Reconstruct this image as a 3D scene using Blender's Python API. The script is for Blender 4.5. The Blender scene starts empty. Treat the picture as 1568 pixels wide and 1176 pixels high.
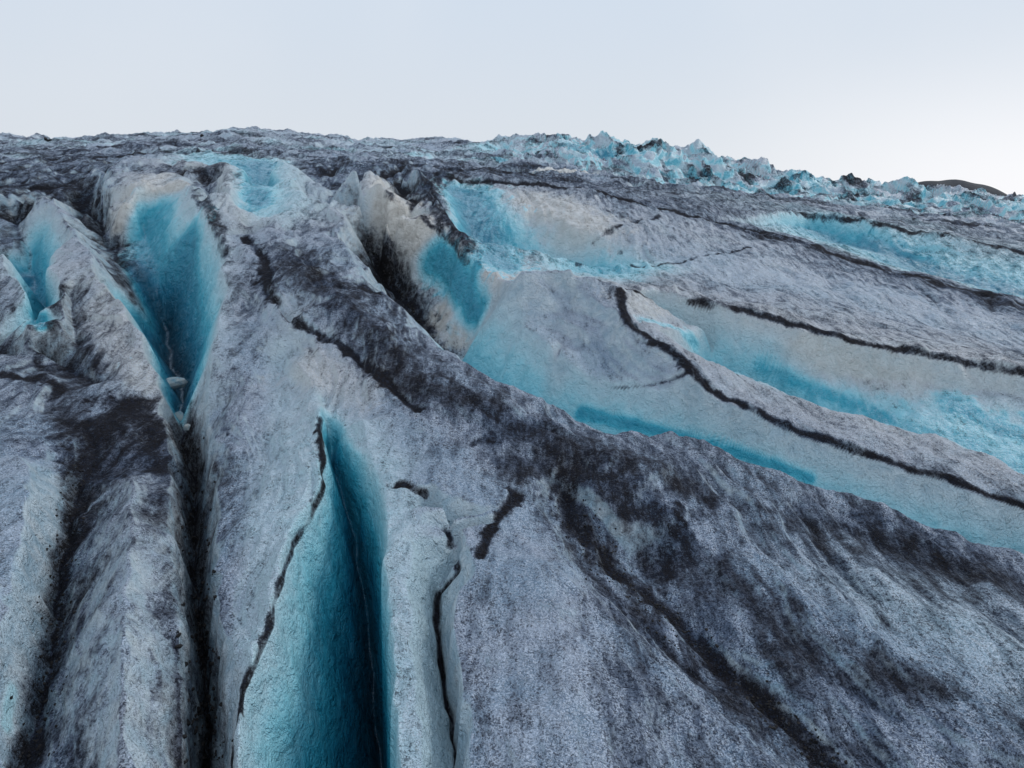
import bpy, math, time
import numpy as np
from mathutils import Vector
from mathutils.geometry import delaunay_2d_cdt
PITCH=math.radians(15.4); F=1568*24/36; CAMZ=6.0
SP,CP=math.sin(PITCH),math.cos(PITCH)
def ray(px,py):
    cx=(px-784)/F; cy=(588-py)/F
    return cx, CP+cy*SP, -SP+cy*CP
def P(px,py,r):
    dx,dy,dz=ray(px,py)
    s=(6.8-r)/(-dz+.1*dy-.058*dx)
    return (s*dx,s*dy,6+s*dz)
def D(px,py,d):
    dx,dy,dz=ray(px,py); s=d/dy
    return (s*dx,s*dy,6+s*dz)
# ---------------- noise ----------------
rng=np.random.RandomState(7)
PERM=rng.permutation(256).astype(np.int64); PERM=np.concatenate([PERM,PERM,PERM])
GA=rng.rand(256)*2*np.pi; GX=np.cos(GA); GY=np.sin(GA)
def perlin(x,y,seed=0):
    x=x+seed*17.37; y=y-seed*9.71
    xi=np.floor(x).astype(np.int64); yi=np.floor(y).astype(np.int64)
    xf=x-xi; yf=y-yi
    u=xf*xf*xf*(xf*(xf*6-15)+10); v=yf*yf*yf*(yf*(yf*6-15)+10)
    xi&=255; yi&=255
    def g(a,b,fx,fy):
        h=PERM[PERM[(xi+a)&255]+((yi+b)&255)]
        return GX[h]*fx+GY[h]*fy
    n00=g(0,0,xf,yf); n10=g(1,0,xf-1,yf); n01=g(0,1,xf,yf-1); n11=g(1,1,xf-1,yf-1)
    a=n00+u*(n10-n00); b=n01+u*(n11-n01)
    return (a+v*(b-a))*1.5
def fbm(x,y,o=4,seed=0,gain=.5):
    s=0;a=1;
    for i in range(o):
        s=s+a*perlin(x*2**i,y*2**i,seed+i*3); a*=gain
    return s
def ridged(x,y,o=4,seed=0,gain=.5):
    s=0;a=1
    for i in range(o):
        s=s+a*(1-2*np.abs(perlin(x*2**i,y*2**i,seed+i*3))); a*=gain
    return s
def sm(a,b,x):
    t=np.clip((x-a)/(b-a),0,1); return t*t*(3-2*t)
# ---------------- break lines, mostly image pixels cast onto a tilted plane: crests, lips and troughs ----------------
L=[]
def line(pts,attr,kind='P'):
    f={'P':P,'D':D,'W':lambda *p:p}[kind]
    L.append(([f(*p) for p in pts],attr))
# skyline and far
line([(-400,200,130),(0,207,130),(80,212,130),(200,210,130),(330,205,130),(450,203,130),(560,215,130),(650,222,130),(740,217,125),(860,209,116),(930,215,112),(1000,222,110),(1100,240,110),(1200,262,110),(1300,280,112),(1400,290,115),(1568,305,120),(2000,335,130)],(.2,.3,.2),'D')
line([(800,238,104),(860,236,98),(930,256,92),(1000,268,92),(1100,284,93),(1200,298,95),(1300,310,98),(1420,320,100),(1568,335,104),(2000,360,115)],(.2,.45,.0),'D')
line([(-400,238,75),(0,240,75),(200,235,75),(420,234,75),(600,245,75),(800,255,75),(930,277,72),(1100,300,72),(1300,322,72),(1568,352,72),(2000,385,75)],(.4,.2,.1),'D')
# I trough / crest
line([(1180,310,1.8),(1230,323,1.9),(1300,335,1.8),(1400,355,1.6),(1568,388,1.3),(1800,420,1.1)],(.4,.3,.2))
line([(1240,350,.8),(1320,385,.1),(1400,415,-.3),(1500,442,-.4),(1568,460,-.4),(1800,500,-.4)],(.0,1.0,.0))
# H crest, plateau
line([(675,265,3.6),(760,272,3.6),(850,285,3.4),(960,305,3.0),(1050,330,2.4),(1150,352,1.9),(1270,385,1.3),(1400,420,.9),(1568,465,.7),(1800,520,.5)],(.5,.1,.1))
line([(960,345,2.3),(1010,335,2.35),(1080,350,2.0),(1140,372,1.6)],(.2,.15,.2))
line([(1000,395,1.2),(1100,428,.9),(1250,455,.6),(1400,490,.3),(1568,525,.1),(1800,570,.1)],(.2,.22,.0))
line([(700,300,2.7),(730,370,1.0),(757,415,-.1),(845,428,-.4),(905,428,-.1),(935,412,.8)],(.0,.85,.0))
line([(775,300,2.9),(820,320,2.5),(880,345,2.1),(925,365,1.7)],(.0,.22,.6))
# G
line([(962,440,1.7),(1010,447,1.3),(1060,460,1.25),(1130,475,1.2),(1210,492,1.1),(1300,517,.95),(1400,537,.85),(1568,567,.7),(1800,610,.6)],(.3,.05,.5))
line([(985,500,.1),(1050,548,-.7),(1120,583,-1.),(1180,602,-1.2),(1250,635,-1.2),(1330,658,-1.2),(1400,682,-1.2),(1500,715,-1.2),(1568,750,-1.2),(1800,815,-1)],(.0,.75,.0))
line([(1060,500,.5),(1180,535,.25),(1300,565,.05),(1420,590,-.05),(1568,615,-.1)],(.0,.25,.4))
line([(975,487,1.2),(1040,535,.9),(1120,570,.7),(1180,588,.5),(1250,620,.3),(1330,642,.3),(1400,665,.2),(1500,700,.2),(1568,735,.2),(1800,800,.2)],(.1,.1,.4))
# F crest, trough
line([(768,430,1.3),(800,418,2.0),(845,408,2.2),(910,420,2.1),(950,437,1.9),(952,465,1.6),(965,492,1.3),(1040,545,.9),(1080,592,.6),(1180,640,.25),(1300,685,.2),(1400,712,.2),(1568,772,.2),(1800,850,.2)],(.3,.05,.2))
line([(700,560,-1.2),(780,625,-1.6),(870,665,-1.7),(960,690,-1.5),(1100,720,-1.35),(1240,775,-1.25),(1400,825,-1.15),(1568,875,-1.05),(1800,935,-1)],(.0,.7,.0))
line([(768,430,1.3),(750,460,.6),(730,510,-.6),(716,545,-1.2)],(.1,.35,.3))
line([(800,500,.5),(880,560,.1),(1000,610,-.1)],(.1,.25,.05))
line([(880,430,1.75),(870,500,.7),(850,580,-.4)],(.1,.15,.15)); line([(920,480,1.2),(930,560,.15)],(.2,.15,.05))
# E block
line([(583,280,3.4),(592,300,3.3),(640,335,2.6),(680,365,2.0),(705,395,1.6),(765,428,1.3)],(.1,.0,1.))
line([(585,375,.9),(600,400,.6),(655,430,.2),(700,495,-.5),(722,525,-.9)],(.1,.3,.5))
line([(570,290,2.4),(555,340,1.3),(560,385,.6),(600,440,-.4),(640,500,-.9),(670,540,-1.2)],(1.1,.0,.0))  # floor line of the dark hole, darkest colour along it
line([(640,262,3.7),(665,305,2.9),(700,360,2.2),(722,402,1.55)],(.7,.0,.0))
line([(610,262,3.2),(640,310,2.5)],(.8,.0,.0))
# pockets and ridges above the hill
line([(395,255,2.8),(402,300,1.4),(398,345,.9)],(.0,1.0,0))
line([(375,258,3.4),(378,300,2.7),(380,335,2.1)],(.1,.45,.3)); line([(415,256,3.5),(428,300,2.7),(420,340,2.1)],(.1,.45,.1))
line([(340,250,3.5),(350,290,3.1),(362,330,2.5),(378,352,2.0)],(.2,.2,.6))
line([(430,250,3.7),(455,290,3.1),(440,330,2.6),(445,352,2.2)],(.2,.35,.2))
line([(475,255,2.8),(500,300,2.0),(500,345,1.4)],(.6,.15,.0))
line([(545,258,3.9),(550,300,2.9),(530,350,2.1)],(.3,.15,.3))
line([(300,262,3.2),(315,300,2.2),(345,345,1.6)],(.9,.0,0))
# ridge A
line([(375,365,1.8),(405,390,1.8),(408,440,1.6),(450,490,1.4),(520,522,1.2),(600,590,1.0),(640,625,.9),(700,665,.7),(800,700,.5),(880,745,.3),(950,800,.2)],(.4,.05,.1))
line([(385,357,2.0),(450,360,2.1),(515,367,1.9),(550,415,1.6),(590,452,1.4),(650,515,1.1),(740,570,.8),(850,625,.5),(930,652,.3),(1100,690,.3),(1240,742,.2),(1400,790,.1),(1568,842,0),(1800,900,0)],(.45,.05,.1))
line([(480,420,1.95),(560,500,1.6),(660,580,1.15),(800,655,.8),(1000,720,.5)],(.5,.05,.05))
# left flank of hill
line([(420,560,.5),(425,640,.1),(410,720,-.1),(395,800,-.15),(375,900,-.15),(355,1010,-.15)],(.1,.28,.1))
line([(380,440,1.35),(385,520,.8),(375,600,.4),(365,700,.05)],(.35,.1,.1))
line([(430,480,1.15),(470,570,.75),(490,620,.72)],(.0,.25,.4))
# gully
line([(275,650,-1.0),(300,740,-1.6),(298,850,-1.7),(305,950,-1.8),(315,1060,-1.8),(318,1176,-1.8),(320,1350,-1.8)],(1.1,0,0))
line([(255,650,-.2),(262,740,-.3),(270,850,-.3),(275,950,-.3),(282,1060,-.3),(283,1176,-.3),(284,1350,-.3)],(.7,.0,.1))
line([(318,640,-.2),(332,740,-.4),(332,850,-.4),(335,950,-.3),(345,1060,-.3),(350,1176,-.3),(352,1350,-.3)],(.6,.05,.05))
# cave C
line([(172,345,1.0),(190,308,2.4),(235,282,2.9),(275,268,3.1)],(.05,.1,1.))
line([(215,350,1.1),(232,400,.2),(240,440,-.5)],(.0,.75,.1))
line([(195,400,.4),(238,470,-1.3),(252,505,-2.2),(262,560,-2.4),(280,605,-1.9),(275,650,-1.0)],(.0,1.5,.0))  # cave bottom: ice blue plus painted-in shade from the ramp's dark end
line([(275,268,3.1),(290,290,2.9),(330,345,2.3),(345,400,1.8),(335,470,1.25),(325,560,.6),(318,640,-.2)],(.25,.25,.2))
# left ridges
line([(90,425,1.0),(150,432,1.),(190,470,.7),(230,560,.1),(255,640,-.2)],(.2,.1,.5))
line([(110,470,.3),(120,530,.0),(150,590,-.3)],(.8,.05,0))
line([(75,395,1.2),(92,440,.9),(95,500,.55)],(.3,.2,.3))
line([(60,300,2.3),(100,340,1.8),(140,400,1.4)],(.3,.1,.2))
line([(120,285,2.0),(150,340,.8),(175,400,.2),(200,450,-.1)],(.9,.0,.0))
line([(180,250,3.2),(165,300,2.4)],(.4,.05,.1))
line([(0,300,2.2),(20,330,1.4),(40,380,.5)],(.8,.05,.0))
line([(45,385,.3),(57,440,-.6),(70,500,-.9),(60,540,-.5)],(.0,1.1,0))
line([(-150,400,1),(0,400,1.1),(32,430,.9),(45,510,.5),(30,545,.1)],(.3,.2,.2))
line([(-150,560,.2),(0,560,.2),(80,580,.1),(160,610,0),(215,622,-.1),(250,655,-.2)],(.5,.1,.1))
line([(-150,545,-.4),(0,545,-.4),(80,562,-.5),(150,590,-.4)],(1.,.0,.0))
line([(-150,680,.15),(30,700,.4),(40,800,.4),(20,900,.3),(-30,1050,.2)],(.2,.18,.05))
line([(150,660,-.2),(110,800,-.55),(90,900,-.65),(75,1000,-.7),(50,1120,-.75),(30,1250,-.7)],(.8,.0,0))
line([(195,720,.15),(205,830,.3),(190,960,.3),(190,1100,.25),(190,1300,.2)],(.35,.05,.2))
# front crevasse B
line([(-4.47,15.2,1.63),(-3.74,12.75,1.2),(-3.5,11.4,.95),(-3.59,9.8,.7),(-3.32,8.3,.43),(-3.27,6.9,.18),(-3.05,6.2,0),(-2.7,5,-.2),(-2.4,3.5,-.3)],(.05,.32,.2),'W')
line([(-4.47,15.2,1.63),(-3.45,13.3,1.08),(-2.66,12.0,.86),(-2.19,10.7,.7),(-1.91,9.1,.42),(-1.6,7.9,.18),(-1.25,6.2,-.1),(-1.0,5,-.2),(-.9,3.5,-.3)],(.05,.32,.1),'W')
line([(-3.95,14.0,.55),(-3.58,13.2,-.1),(-3.1,12.4,-.95),(-2.65,11,-2.4),(-2.2,9.5,-3.8),(-1.9,8,-4.7),(-1.65,6.3,-5.2),(-1.4,5,-5.4),(-1.3,3.5,-5.4)],(.0,1.5,0),'W')  # crevasse floor: depth shade painted over the ice blue
# fin and crack
line([(560,650,.75),(590,710,.5),(612,775,.38),(632,850,.25),(628,930,.15),(638,1050,.05),(645,1176,0),(650,1350,0)],(.02,.3,.1))
line([(658,780,.15),(685,830,-.15),(700,875,-.3),(672,910,-.4),(668,960,-.6),(682,1050,-.7),(694,1130,-.7),(700,1350,-.8)],(.3,.3,0))
line([(665,742,.55),(712,830,.45),(727,875,.4),(702,910,.35),(692,960,.3),(707,1050,.25),(718,1130,.2),(722,1350,.2)],(.35,.05,.1))
# foreground right
line([(780,780,.4),(830,880,.5),(860,1000,.45),(860,1176,.35)],(.2,.08,.1))
line([(870,760,.1),(960,850,-.2),(1050,950,-.25),(1150,1050,-.25),(1250,1176,-.3),(1380,1350,-.2)],(.6,0,.0))
line([(1050,800,.2),(1200,900,.22),(1350,1000,.2),(1568,1176,.1)],(.4,.15,.0))
line([(1300,820,-.15),(1568,920,-.28),(1800,1000,-.2)],(.6,.2,0))
line([(1300,900,.1),(1568,1010,.1),(1800,1100,.1)],(.35,.28,0))
hull=[(-9000,6000,-60),(9000,6000,-60),(-9000,300,0),(9000,300,-40),(-40,2,.3),(40,2,-2.5),(-9,1.5,-.4),(9,1.5,-1),(-300,160,10),(300,160,-14),(-150,170,10),(-60,175,12),(0,180,8),(60,175,3),(140,170,-4)]
# ---------------- densify + constrained triangulation ----------------
verts=[];att=[];edges=[]
def cat(p0,p1,p2,p3,t):
    return .5*((2*p1)+(-p0+p2)*t+(2*p0-5*p1+4*p2-p3)*t*t+(-p0+3*p1-3*p2+p3)*t**3)
segs=[]
for pts,a in L:
    A=np.array(pts,float); n=len(A); out=[]
    for i in range(n-1):
        p0=A[max(i-1,0)];p1=A[i];p2=A[i+1];p3=A[min(i+2,n-1)]
        ln=np.linalg.norm((p2-p1)[:2]); k=int(min(9,max(2,ln/(.025*max(p1[1],6)))))
        for j in range(k):
            t=j/k
            c=cat(p0,p1,p2,p3,t); q=p1+(p2-p1)*t
            c=.6*c+.4*q
            if j>0:
                am=.0045*c[1]; c=c+np.array([rng.randn()*am,rng.randn()*am,rng.randn()*am*.6])
            out.append(c)
    out.append(A[-1])
    b=len(verts)
    for i,c in enumerate(out):
        verts.append(c);att.append(a)
        if i: edges.append((b+i-1,b+i)); segs.append((verts[-2],verts[-1],a))
for h in hull: verts.append(np.array(h,float)); att.append((.35,.15,.1))
V2=[Vector((v[0],v[1])) for v in verts]
ov,oe,of,orv,ore,orf=delaunay_2d_cdt(V2,edges,[],0,1e-4)
NV=len(ov); VV=np.zeros((NV,6))
S0=np.array([s[0] for s in segs]);S1=np.array([s[1] for s in segs]);SA=np.array([s[2] for s in segs])
for i,v in enumerate(ov):
    VV[i,:2]=(v.x,v.y)
    if orv[i]:
        VV[i,2]=np.mean([verts[k][2] for k in orv[i]]); VV[i,3:]=np.mean([att[k] for k in orv[i]],axis=0)
    else:
        d=S1[:,:2]-S0[:,:2]; t=np.clip(((VV[i,:2]-S0[:,:2])*d).sum(1)/((d*d).sum(1)+1e-9),0,1)
        q=S0[:,:2]+d*t[:,None]; dd=((q-VV[i,:2])**2).sum(1); o=np.argsort(dd)[:2]
        VV[i,2]=np.mean([S0[k,2]+(S1[k,2]-S0[k,2])*t[k] for k in o]); VV[i,3:]=SA[o].mean(0)
# ---------------- grid ----------------
NU=1500; 
Yn=np.exp(np.linspace(math.log(3.2),math.log(60),1100)); Yf=np.exp(np.linspace(math.log(60),math.log(170),300))[1:]; Yx=np.exp(np.linspace(math.log(170),math.log(4000),40))[1:]
YR=np.concatenate([Yn,Yf,Yx]); NR=len(YR)
UU=np.linspace(-1.25,1.25,NU)
X=UU[None,:]*YR[:,None]; Y=np.repeat(YR[:,None],NU,1)
G=np.zeros((NR,NU,4)); 
for f in of:
    a,b,c=[VV[k] for k in f]
    ys=[a[1],b[1],c[1]]
    r0=np.searchsorted(YR,min(ys)-1e-6); r1=np.searchsorted(YR,max(ys)+1e-6)
    if r1<=r0: continue
    yc=[max(t,1.4) for t in ys]
    us=[a[0]/yc[0],b[0]/yc[1],c[0]/yc[2]]
    c0=max(0,np.searchsorted(UU,min(us)-1e-4)-1); c1=min(NU,np.searchsorted(UU,max(us)+1e-4)+1)
    if c1<=c0: continue
    x=X[r0:r1,c0:c1]; y=Y[r0:r1,c0:c1]
    det=(b[1]-c[1])*(a[0]-c[0])+(c[0]-b[0])*(a[1]-c[1])
    if abs(det)<1e-12: continue
    w0=((b[1]-c[1])*(x-c[0])+(c[0]-b[0])*(y-c[1]))/det
    w1=((c[1]-a[1])*(x-c[0])+(a[0]-c[0])*(y-c[1]))/det
    w2=1-w0-w1
    m=(w0>=-1e-5)&(w1>=-1e-5)&(w2>=-1e-5)
    if not m.any(): continue
    val=w0[...,None]*a[2:]+w1[...,None]*b[2:]+w2[...,None]*c[2:]
    G[r0:r1,c0:c1][m]=val[m]
def blur(A,n,it=1):
    for _ in range(it):
        for ax in (0,1):
            B=np.cumsum(np.concatenate([np.repeat(np.take(A,[0],ax),n+1,ax),A,np.repeat(np.take(A,[-1],ax),n,ax)],ax),ax)
            if ax==0: A=(B[2*n+1:]-B[:-2*n-1])/(2*n+1)
            else: A=(B[:,2*n+1:]-B[:,:-2*n-1])/(2*n+1)
    return A
Z=G[...,0].copy()
Z=.1*Z+.9*blur(Z,2,1)
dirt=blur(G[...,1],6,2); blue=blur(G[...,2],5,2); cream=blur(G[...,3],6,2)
Zs=blur(Z,2,1)
gy=np.gradient(Zs,axis=0)/np.gradient(YR)[:,None]
gx=np.gradient(Zs,axis=1)/((UU[1]-UU[0])*YR[:,None])
gy=gy-gx*UU[None,:]
steep=sm(.7,1.6,np.hypot(gx,gy)); steep=blur(steep,3,2)
# ---------------- natural relief ----------------
far=sm(38,75,Y)
fx,fy=.38,-.925        # ice flow direction
al=X*fx+Y*fy; ac=-X*fy+Y*fx
wx=fbm(X*.22,Y*.22,2,40)*1.1
wall=np.clip(blue*1.6,0,1); sf=1-.9*steep
rel=.16*fbm(X*.35,Y*.35,3,1)
rn=ridged(ac*.75+wx,al*.13,3,5)
rel+=.12*(rn-.6)*(1-.7*steep)
back=sm(17,26,Y)*(1-sm(-.15,.05,UU[None,:]))*(1-sm(60,90,Y))
rn2=ridged(X*.42+wx*.6,Y*.10,4,205)
rel+=back*.40*(rn2-.7)*(1-wall)
rel+=.03*fbm(X*1.6,Y*1.6,3,11)*(1-.6*wall)*(1-.6*steep)
rel+=.02*fbm(ac*5+wx*2,al*1.2,3,15)*sf
rel+=.012*fbm(X*9,Y*9,3,21)*np.clip(1.2-Y/40,0,1)*sf
rel+=.02*np.maximum(0,fbm(X*13,Y*13,2,25))*sm(.55,.9,dirt)*np.clip(1.3-Y/30,0,1)*sf
Z+=rel
dirt+=np.clip(-(rn-.45),0,1)*.5*(1-wall)*(1-.6*steep)
dirt+=back*np.clip(.75-rn2,-.3,.9)*.75*(1-wall)
dirt+=.18*fbm(ac*2.2+wx,al*.35,3,260)*(1-wall)
# serac field in the distance
fl=sm(72,92,Y); rt=sm(-12,12,X)
rid=ridged(ac*.16+fbm(X*.05,Y*.05,2,60),al*.07,4,31)
Z+=far*(1.0*(rid-.8)+.3*ridged(X*.4,Y*.4,2,35)-.2)*np.clip(Y/90,0,1)*np.where(Y>170,2,1)*(.6+.4*rt)
bn=fbm(X*.16,Y*.09,2,131)*2.6+.3*fbm(X*.5,Y*.3,2,133)
bq=np.floor(bn)+sm(.7,1,bn-np.floor(bn))
Z+=fl*rt*.6*bq
edge=sm(.62,.8,bn-np.floor(bn))
blue+=far*np.clip(.28*fbm(X*.1,Y*.14,3,140)+.35*edge*fl*rt-.08,-.3,.6)
dirt+=far*(.5*fbm(X*.12,Y*.25,3,150)+.05-.15*fl*rt)
dirt+=fl*rt*.55*sm(.1,-.5,fbm(X*.3,Y*.2,3,158))
# ---------------- strokes (dirt bands, clear ice, fractures) ----------------
def hit(px,py):
    dx,dy,dz=ray(px,py); u=dx/dy
    ci=int(round((u-UU[0])/(UU[1]-UU[0]))); ci=min(max(ci,0),NU-1)
    zr=CAMZ+YR*dz/dy
    k=np.argmax(Z[:,ci]>=zr)
    if Z[k,ci]<zr[k]: k=NR-80
    return np.array([X[k,ci],YR[k],Z[k,ci]])
nz=fbm(X*1.3,Y*1.3,3,77)*(1-.6*steep); nz2=fbm(X*5,Y*5,3,79)*(1-steep)
nzs=fbm(ac*3+wx,al*.5,3,83)*(1-steep)
ops=[]
def stroke(kind,w,s,pts,carve=0,soft=.35):
    H=[hit(*p) for p in pts]; ops.append((kind,w,s,H,carve,soft))
def apply(kind,w,s,H,carve,soft):
    H=np.array(H)
    W=[w*h[1]*1.1/F for h in H]; wm=max(W)*1.9
    x0,y0=H[:,0].min()-wm,H[:,1].min()-wm; x1,y1=H[:,0].max()+wm,H[:,1].max()+wm
    r0,r1=np.searchsorted(YR,[max(y0,3.2),y1])
    cand=[x0/max(y0,3.2),x0/y1,x1/max(y0,3.2),x1/y1]
    c0=max(0,np.searchsorted(UU,min(cand))-1); c1=min(NU,np.searchsorted(UU,max(cand))+1)
    if r1<=r0 or c1<=c0: return
    x=X[r0:r1,c0:c1];y=Y[r0:r1,c0:c1];z=Z[r0:r1,c0:c1]
    best=np.full(x.shape,9.)
    hs=H if len(H)>1 else np.vstack([H,H+1e-3])
    for i in range(len(hs)-1):
        a,b=hs[i],hs[i+1]; d=b-a; L2=(d*d).sum()+1e-12
        t=np.clip(((x-a[0])*d[0]+(y-a[1])*d[1]+(z-a[2])*d[2])/L2,0,1)
        wd=W[i]+(W[min(i+1,len(W)-1)]-W[i])*t
        dd=np.sqrt((x-a[0]-d[0]*t)**2+(y-a[1]-d[1]*t)**2+(z-a[2]-d[2]*t)**2)/wd
        best=np.minimum(best,dd)
    best=best*(1+.5*nz[r0:r1,c0:c1]+.35*nz2[r0:r1,c0:c1])
    if kind=='dirt' and w>15: best=best+.35*nzs[r0:r1,c0:c1]; soft=.1
    m=s*(1-sm(soft,1.5 if w<15 else 1.8,best))
    M={'dirt':dirt,'blue':blue,'cream':cream,'clean':dirt}[kind][r0:r1,c0:c1]
    if kind=='clean': M*=(1-m)
    elif kind=='dirt': M+=np.maximum(0,1.15-M)*m
    else: M+=np.maximum(0,1-M)*m
    if kind in('cream','blue'):
        dirt[r0:r1,c0:c1]*=1-.85*m
        if kind=='cream': blue[r0:r1,c0:c1]*=1-.7*m
        else: cream[r0:r1,c0:c1]*=1-.7*m
    if carve: Z[r0:r1,c0:c1]-=carve*m/s
st=stroke
st('clean',70,.5,[(540,640),(700,760),(800,900),(830,1100)]); st('clean',50,.7,[(1080,400),(1300,440),(1500,490)])
st('clean',60,.5,[(400,500),(450,560),(430,700),(400,800)]); st('clean',60,.7,[(850,470),(950,560),(1100,630)])
st('clean',50,.95,[(760,330),(850,350),(900,370)]); st('clean',60,.4,[(50,700),(30,850)]); st('clean',50,.3,[(200,900),(200,1050)])
st('clean',50,.4,[(1300,930),(1450,1000)]); st('clean',30,.8,[(1000,480),(1200,530),(1400,580)])
# blue
st('blue',30,.6,[(240,330),(235,380),(240,430)])
st('blue',30,.9,[(288,380),(285,440),(290,520),(295,580)])
st('blue',28,.9,[(668,395),(700,430),(722,480)])
st('blue',34,.9,[(712,300),(738,360),(762,405)])
st('blue',13,.7,[(1320,372),(1400,402),(1500,435),(1568,452)])
st('blue',13,.5,[(990,490),(1060,525),(1180,573),(1350,638)])
st('blue',20,.7,[(1455,615),(1500,640),(1600,675)])
st('blue',10,.75,[(890,634),(1000,662),(1130,700),(1240,736)])
st('blue',16,.9,[(400,250),(395,310)]); st('blue',10,.8,[(57,440),(64,500)])
st('blue',14,.95,[(880,225),(925,240)]); st('blue',8,.7,[(760,240),(768,246)]); st('blue',20,.35,[(20,1060),(10,1110)])
# cream / white
st('cream',30,.95,[(602,325),(640,355)]); st('cream',22,.8,[(672,478),(700,520)])
st('cream',14,.8,[(180,350),(195,315),(240,290),(280,280)])
st('cream',40,.6,[(820,310),(900,340),(870,370)]); st('cream',30,.4,[(470,560),(560,610)])
st('cream',26,.45,[(1230,540),(1400,590)]); st('cream',24,.5,[(970,460),(1010,470)])
st('cream',14,.95,[(830,258),(900,265)]); st('cream',22,.4,[(140,470),(180,540),(220,590)])
# dirt bands and a darkened hole
st('dirt',36,.5,[(440,390),(520,450),(580,520),(640,590),(760,640),(900,700),(1050,745)])
st('dirt',34,.65,[(790,715),(860,705),(930,745),(1000,800),(1040,860)])
st('dirt',17,.95,[(860,740),(880,800),(930,870),(1010,930),(1080,1000),(1160,1070),(1230,1130),(1290,1190)],.05)
st('dirt',10,1,[(790,760),(755,800),(735,850)],.04)
st('dirt',28,.4,[(1000,790),(1100,870),(1200,960),(1300,1040)])
st('dirt',36,.45,[(1360,835),(1480,880),(1600,910)])
st('dirt',16,.35,[(1100,765),(1300,810),(1450,850)])
st('dirt',24,.35,[(1200,990),(1300,1020),(1450,1060)])
st('dirt',22,.95,[(215,618),(170,640),(130,700),(110,800),(95,880),(85,960),(60,1040),(50,1120),(20,1190)],.04)
st('dirt',18,.75,[(200,620),(230,660),(240,720),(290,760)])
st('dirt',30,.3,[(170,700),(230,780),(210,820)])
st('dirt',32,1.,[(285,680),(300,740),(298,850),(305,950),(315,1060),(318,1200)])
st('dirt',18,1.,[(565,372),(600,410),(625,450),(645,495)],.3)  # darkens the hole beside ridge A and carves it deeper
st('dirt',45,.35,[(950,1030),(1000,1100)])
st('dirt',18,.6,[(640,275),(680,325),(712,375)]); st('dirt',12,.9,[(0,575),(60,580),(100,600)])
st('dirt',22,.6,[(120,290),(160,370),(200,450)])
st('dirt',14,.6,[(0,250),(150,240),(350,232),(520,245),(700,262)])
st('dirt',12,.5,[(1120,345),(1300,395),(1450,440),(1568,475)])
# crest lines
st('dirt',8,1.,[(375,365),(405,397),(410,445),(450,492),(520,524),(600,592),(640,627)],.06)
st('dirt',8,1.,[(950,442),(953,470),(965,495),(1000,518),(1042,548),(1085,594),(1130,616),(1180,642),(1240,666),(1300,686),(1350,700),(1450,732),(1568,774)],.04)
st('dirt',7,1.,[(962,442),(1060,461),(1200,490),(1300,518),(1400,540),(1568,570)],.05)
st('dirt',7,1.,[(690,270),(850,286),(960,307),(1050,331),(1150,353),(1270,387),(1400,421),(1568,466)],.05)
st('dirt',6,.9,[(1230,328),(1300,337),(1400,357),(1568,390)])
st('dirt',8,1.,[(492,640),(496,700),(494,755),(450,830),(430,890),(415,960),(370,1060),(355,1190)],.04)
st('dirt',8,1.,[(610,740),(650,755),(690,830),(703,872),(672,908),(667,955),(681,1050),(693,1130),(700,1200)],.06)
st('dirt',7,.8,[(590,300),(650,335),(690,370),(715,405)])
st('dirt',3,.7,[(950,385),(975,410),(1050,400),(1150,378)],.03)
st('dirt',5,.7,[(885,405),(910,375),(950,345),(1010,330)],.03)
st('dirt',4,.6,[(930,600),(1000,590),(1060,570)],.03)
st('dirt',10,.6,[(300,290),(330,340),(345,390)]); st('dirt',8,.7,[(95,440),(80,500),(60,560)])
for o in ops: apply(*o)
# ---------------- mesh ----------------
co=np.stack([X,Y,Z],-1).reshape(-1,3).astype(np.float32)
me=bpy.data.meshes.new("glacier_ice"); nv=NR*NU
me.vertices.add(nv); me.vertices.foreach_set("co",co.ravel())
i=np.arange(nv).reshape(NR,NU)
q=np.stack([i[:-1,:-1],i[:-1,1:],i[1:,1:],i[1:,:-1]],-1).reshape(-1,4).astype(np.int32)
nf=len(q); me.loops.add(nf*4); me.loops.foreach_set("vertex_index",q.ravel())
me.polygons.add(nf); me.polygons.foreach_set("loop_start",np.arange(nf,dtype=np.int32)*4)
me.polygons.foreach_set("use_smooth",np.ones(nf,bool))
me.update(calc_edges=True)
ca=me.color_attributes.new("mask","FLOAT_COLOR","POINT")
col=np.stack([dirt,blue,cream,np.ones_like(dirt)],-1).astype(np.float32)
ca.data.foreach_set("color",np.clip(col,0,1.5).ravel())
ob=bpy.data.objects.new("glacier_ice",me); bpy.context.collection.objects.link(ob)
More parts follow.
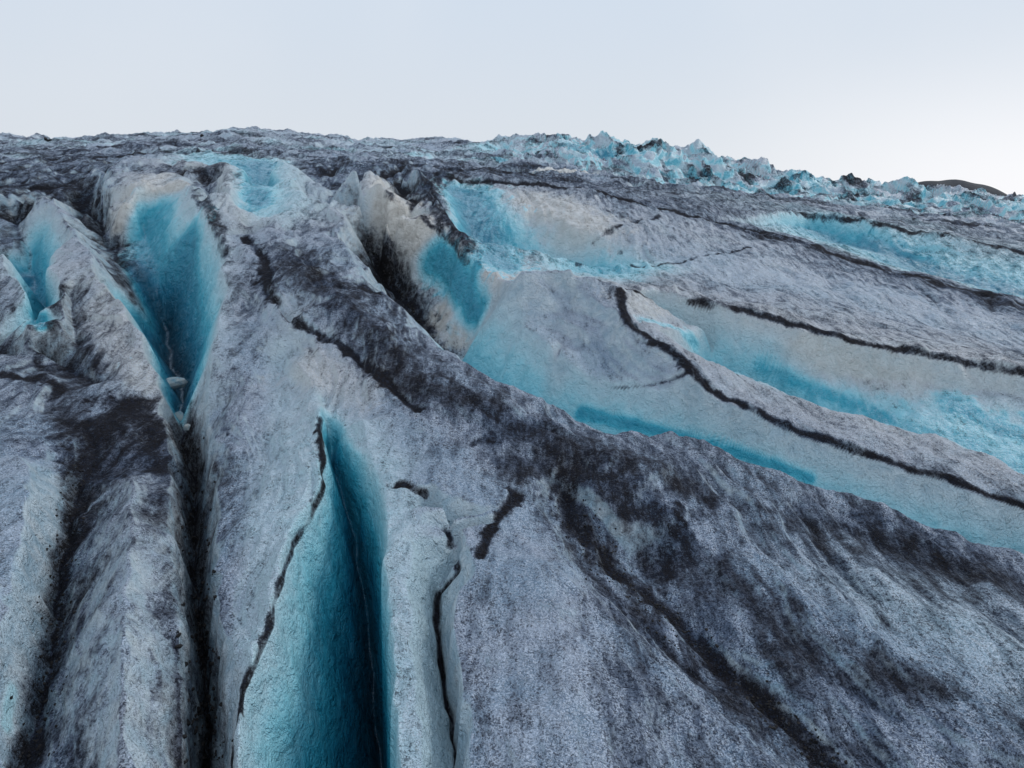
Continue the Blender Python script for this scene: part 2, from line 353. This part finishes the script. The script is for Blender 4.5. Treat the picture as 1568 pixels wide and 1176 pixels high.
# ---------------- material ----------------
class NT:
    def __init__(s,nt): s.nt=nt; s.n=nt.nodes; s.l=nt.links
    def node(s,t,**k):
        n=s.n.new(t)
        for a,b in k.items(): setattr(n,a,b)
        return n
    def set(s,sock,v):
        if hasattr(v,'node') : s.l.new(v,sock)
        else: sock.default_value=v
    def math(s,op,a,b=0,c=0,clamp=False):
        n=s.node('ShaderNodeMath',operation=op,use_clamp=clamp)
        s.set(n.inputs[0],a); s.set(n.inputs[1],b); s.set(n.inputs[2],c); return n.outputs[0]
    def mix(s,f,a,b,bt='MIX'):
        n=s.node('ShaderNodeMix',data_type='RGBA',blend_type=bt)
        s.set(n.inputs[0],f); s.set(n.inputs[6],a if hasattr(a,'node') else (*a,1)); s.set(n.inputs[7],b if hasattr(b,'node') else (*b,1)); return n.outputs[2]
    def noise(s,vec,sc,det=4,rough=.55,dist=0):
        n=s.node('ShaderNodeTexNoise'); s.l.new(vec,n.inputs['Vector'])
        n.inputs['Scale'].default_value=sc;n.inputs['Detail'].default_value=det;n.inputs['Roughness'].default_value=rough;n.inputs['Distortion'].default_value=dist
        return n.outputs['Fac']
    def rng(s,v,a,b,c=0,d=1):
        n=s.node('ShaderNodeMapRange',interpolation_type='SMOOTHSTEP'); s.set(n.inputs[0],v)
        for i,k in enumerate((a,b,c,d)): s.set(n.inputs[i+1],k)
        return n.outputs[0]
mat=bpy.data.materials.new("dirty_glacier_ice"); mat.use_nodes=True
N=NT(mat.node_tree); bs=N.n['Principled BSDF']
M_=N.math
def amp(v,k): return M_('MULTIPLY',M_('SUBTRACT',v,.5),k)
geo=N.node('ShaderNodeNewGeometry'); pos=geo.outputs['Position']
at=N.node('ShaderNodeAttribute',attribute_name='mask'); sep=N.node('ShaderNodeSeparateColor'); N.l.new(at.outputs['Color'],sep.inputs[0])
aD,aB,aC=sep.outputs[0],sep.outputs[1],sep.outputs[2]
sn=N.node('ShaderNodeSeparateXYZ'); N.l.new(geo.outputs['Normal'],sn.inputs[0])
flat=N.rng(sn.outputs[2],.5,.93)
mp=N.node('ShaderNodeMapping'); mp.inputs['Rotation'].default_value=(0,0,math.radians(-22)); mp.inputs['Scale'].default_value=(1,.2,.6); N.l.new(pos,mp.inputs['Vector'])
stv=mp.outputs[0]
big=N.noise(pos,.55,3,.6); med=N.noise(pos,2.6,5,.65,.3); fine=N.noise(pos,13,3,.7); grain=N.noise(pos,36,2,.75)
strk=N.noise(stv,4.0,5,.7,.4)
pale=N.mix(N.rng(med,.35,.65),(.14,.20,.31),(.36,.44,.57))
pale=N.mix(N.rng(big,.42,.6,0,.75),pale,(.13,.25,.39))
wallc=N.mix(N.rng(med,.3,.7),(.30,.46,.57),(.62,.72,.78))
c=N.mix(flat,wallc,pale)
creamc=N.mix(N.rng(med,.3,.7),(.86,.83,.77),(.58,.54,.48))
c=N.mix(aC,c,creamc)
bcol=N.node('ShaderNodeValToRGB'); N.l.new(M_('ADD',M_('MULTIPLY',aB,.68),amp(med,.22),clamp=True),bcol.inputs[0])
cr=bcol.color_ramp; cr.elements[0].position=0;cr.elements[0].color=(.64,.71,.77,1); cr.elements[1].position=1;cr.elements[1].color=(.001,.025,.055,1)  # blue ice ramp; near-black end paints crevasse darkness into the colour
for p,k in ((.2,(.55,.74,.81,1)),(.36,(.30,.66,.76,1)),(.52,(.05,.42,.55,1)),(.72,(.005,.19,.31,1))):  # cyan stops brightened in place of light glowing through the ice
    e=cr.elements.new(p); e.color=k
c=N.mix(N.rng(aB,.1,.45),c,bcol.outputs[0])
dn=M_('ADD',M_('MULTIPLY',strk,.65),M_('MULTIPLY',med,.35))
dsum=M_('ADD',aD,amp(dn,2.5))
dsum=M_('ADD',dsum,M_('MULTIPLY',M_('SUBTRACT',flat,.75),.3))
gr=M_('ADD',amp(fine,1.1),amp(grain,1.0))
film=N.rng(M_('ADD',dsum,M_('MULTIPLY',gr,.4)),.1,.85,0,.85)
c=N.mix(film,c,N.mix(N.rng(big,.35,.6),(.042,.060,.10),(.055,.050,.060)))
hard=N.rng(M_('ADD',dsum,gr),.68,1.08)
c=N.mix(M_('MULTIPLY',hard,.92),c,(.010,.008,.009))
amt=M_('MULTIPLY',N.rng(dsum,-.1,.4),flat)
spk=N.rng(gr,.02,.16)
c=N.mix(M_('MULTIPLY',M_('MULTIPLY',spk,amt),.75),c,(.028,.036,.058))
wa=M_('MULTIPLY',N.rng(grain,.52,.44),N.rng(dn,.62,.42))
c=N.mix(M_('MULTIPLY',M_('MULTIPLY',wa,flat),N.rng(dsum,.85,.25,.0,.55)),c,(.66,.74,.86))
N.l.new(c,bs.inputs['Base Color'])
N.l.new(N.rng(dsum,.1,.7,.38,.9),bs.inputs['Roughness']); N.l.new(N.rng(dsum,.1,.7,.5,.08),bs.inputs['Specular IOR Level'])
bp=N.node('ShaderNodeBump'); bp.inputs['Distance'].default_value=.08
N.l.new(N.rng(aB,.25,.7,.95,.35),bp.inputs['Strength'])
N.l.new(M_('ADD',M_('MULTIPLY',fine,.7),M_('MULTIPLY',grain,.35)),bp.inputs['Height'])
bp2=N.node('ShaderNodeBump'); bp2.inputs['Strength'].default_value=.8; bp2.inputs['Distance'].default_value=.4
N.l.new(med,bp2.inputs['Height']); N.l.new(bp2.outputs[0],bp.inputs['Normal'])
N.l.new(bp.outputs[0],bs.inputs['Normal'])
me.materials.append(mat)
# ---------------- rocks, ice blocks, hill ----------------
import bmesh
def simple(name,col,col2,sc):
    m=bpy.data.materials.new(name); m.use_nodes=True; n=NT(m.node_tree); b=n.n['Principled BSDF']
    g=n.node('ShaderNodeNewGeometry').outputs['Position']; v=n.noise(g,sc,4,.65)
    n.l.new(n.mix(n.rng(v,.35,.65),col,col2),b.inputs['Base Color']); b.inputs['Roughness'].default_value=.8; b.inputs['Specular IOR Level'].default_value=.2
    bb=n.node('ShaderNodeBump'); bb.inputs['Distance'].default_value=.05; n.l.new(v,bb.inputs['Height']); n.l.new(bb.outputs[0],b.inputs['Normal']); return m
def lumps(name,items,m):
    bm=bmesh.new()
    for (p,s) in items:
        r=bmesh.ops.create_icosphere(bm,subdivisions=2,radius=1)
        ax=np.array([rng.uniform(.7,1.3),rng.uniform(.6,1.1),rng.uniform(.5,.9)])*s; ang=rng.rand()*6
        pl=[Vector(rng.randn(3)).normalized() for _ in range(7)]; pd=[rng.uniform(.45,.8) for _ in range(7)]
        for v in r['verts']:
            c=v.co.copy()
            for n_,d_ in zip(pl,pd):
                k=c.dot(n_)
                if k>d_: c-=n_*(k-d_)
            x_,y_=c.x*ax[0],c.y*ax[1]
            v.co=Vector((p[0]+x_*math.cos(ang)-y_*math.sin(ang),p[1]+x_*math.sin(ang)+y_*math.cos(ang),p[2]+c.z*ax[2]+.1*s))
    mm=bpy.data.meshes.new(name); bm.to_mesh(mm); bm.free(); mm.materials.append(m)
    o=bpy.data.objects.new(name,mm); bpy.context.collection.objects.link(o)
rock=simple("dark_rock",(.008,.008,.009),(.035,.032,.032),6)
it=[]
for px,py,s in ((70,213,.6),(76,214,.4),(310,207,.4)):
    h=hit(px,py+2); it.append((h,s))
for k in range(260):
    t=rng.rand(); px=np.interp(t,[0,.3,.6,1],[285,299,305,318])+rng.randn()*14; py=670+t*500
    h=hit(px,py); it.append((h,rng.uniform(.015,.055)))
for k in range(50):
    px=rng.uniform(565,645); py=375+(px-560)*1.4+rng.randn()*5; h=hit(px,py); it.append((h,rng.uniform(.04,.1)))
for k in range(220):
    t=rng.rand(); px=np.interp(t,[0,.3,.6,1],[130,100,85,50])+rng.randn()*16; py=700+t*470
    h=hit(px,py); it.append((h,rng.uniform(.01,.035)))
for k in range(300):
    t=rng.rand(); px=np.interp(t,[0,.3,.6,1],[860,930,1080,1290])+rng.randn()*18; py=740+t*440+rng.randn()*8
    h=hit(px,py); it.append((h,rng.uniform(.01,.03)))
lumps("rock_debris",it,rock)
ice=simple("pale_ice",(.24,.38,.45),(.50,.52,.50),5)
it=[]
for px,py,s in ((262,592,.38),(272,640,.22),(290,655,.14)):
    it.append((hit(px,py),s))
lumps("ice_blocks",it,ice)
# distant hill
bm=bmesh.new(); n=60; rows=[]
for a in range(n):
    row=[]
    for b in range(24):
        u=a/(n-1)*2-1; v=b/23*2-1
        hgt=max(0,1-abs(u)**2.2)*max(0,1-v*v)
        row.append(bm.verts.new((366+u*70+v*8,600+v*60,-16+35*hgt**.8+.6*math.sin(u*17)*hgt)))
    rows.append(row)
for a in range(n-1):
    for b in range(23): bm.faces.new((rows[a][b],rows[a+1][b],rows[a+1][b+1],rows[a][b+1]))
mm=bpy.data.meshes.new("distant_hill"); bm.to_mesh(mm); bm.free(); mm.materials.append(simple("dark_hillside",(.012,.017,.027),(.03,.035,.045),.2))
bpy.context.collection.objects.link(bpy.data.objects.new("distant_hill",mm))
# ---------------- world ----------------
w=bpy.data.worlds.new("World"); bpy.context.scene.world=w; w.use_nodes=True
N=NT(w.node_tree); bg=N.n['Background']
tc=N.node('ShaderNodeTexCoord'); s3=N.node('ShaderNodeSeparateXYZ'); N.l.new(tc.outputs['Generated'],s3.inputs[0])
sky=N.node('ShaderNodeTexSky',sky_type='NISHITA'); sky.sun_disc=False; sky.sun_elevation=math.radians(38); sky.sun_rotation=math.radians(50)
z=s3.outputs[2]; x=s3.outputs[0]
cloud=N.mix(N.rng(z,.0,.35),(.71,.755,.815),(.64,.735,.855))
glow=N.math('MULTIPLY',N.rng(x,.1,.62),N.rng(z,.22,-.0))
cloud=N.mix(glow,cloud,(.95,.96,1.0))
cn=N.noise(tc.outputs['Generated'],2.2,4,.5)
cloud=N.mix(N.math('MULTIPLY',N.rng(cn,.4,.65),.2),cloud,(.82,.85,.90))
skys=N.mix(1.0,sky.outputs[0],(.06,.06,.06),'MULTIPLY')
fin=N.mix(.06,cloud,skys)
N.l.new(fin,bg.inputs[0]); bg.inputs[1].default_value=1.03
sl=bpy.data.lights.new("sun","SUN"); sl.energy=1.0; sl.angle=math.radians(12); sl.color=(1,.98,.95)
so=bpy.data.objects.new("sun",sl); bpy.context.collection.objects.link(so)
az=math.radians(50); el=math.radians(38)
dv=Vector((-math.sin(az)*math.cos(el),-math.cos(az)*math.cos(el),-math.sin(el))); so.rotation_euler=dv.to_track_quat('-Z','Y').to_euler()
cam=bpy.data.cameras.new("camera"); cam.lens=24; cam.sensor_width=36; cam.clip_end=20000
oc=bpy.data.objects.new("camera",cam); oc.location=(0,0,CAMZ); oc.rotation_euler=(math.pi/2-PITCH,0,0)
bpy.context.collection.objects.link(oc); sc=bpy.context.scene; sc.camera=oc
sc.view_settings.view_transform='Standard'; sc.view_settings.look='None'
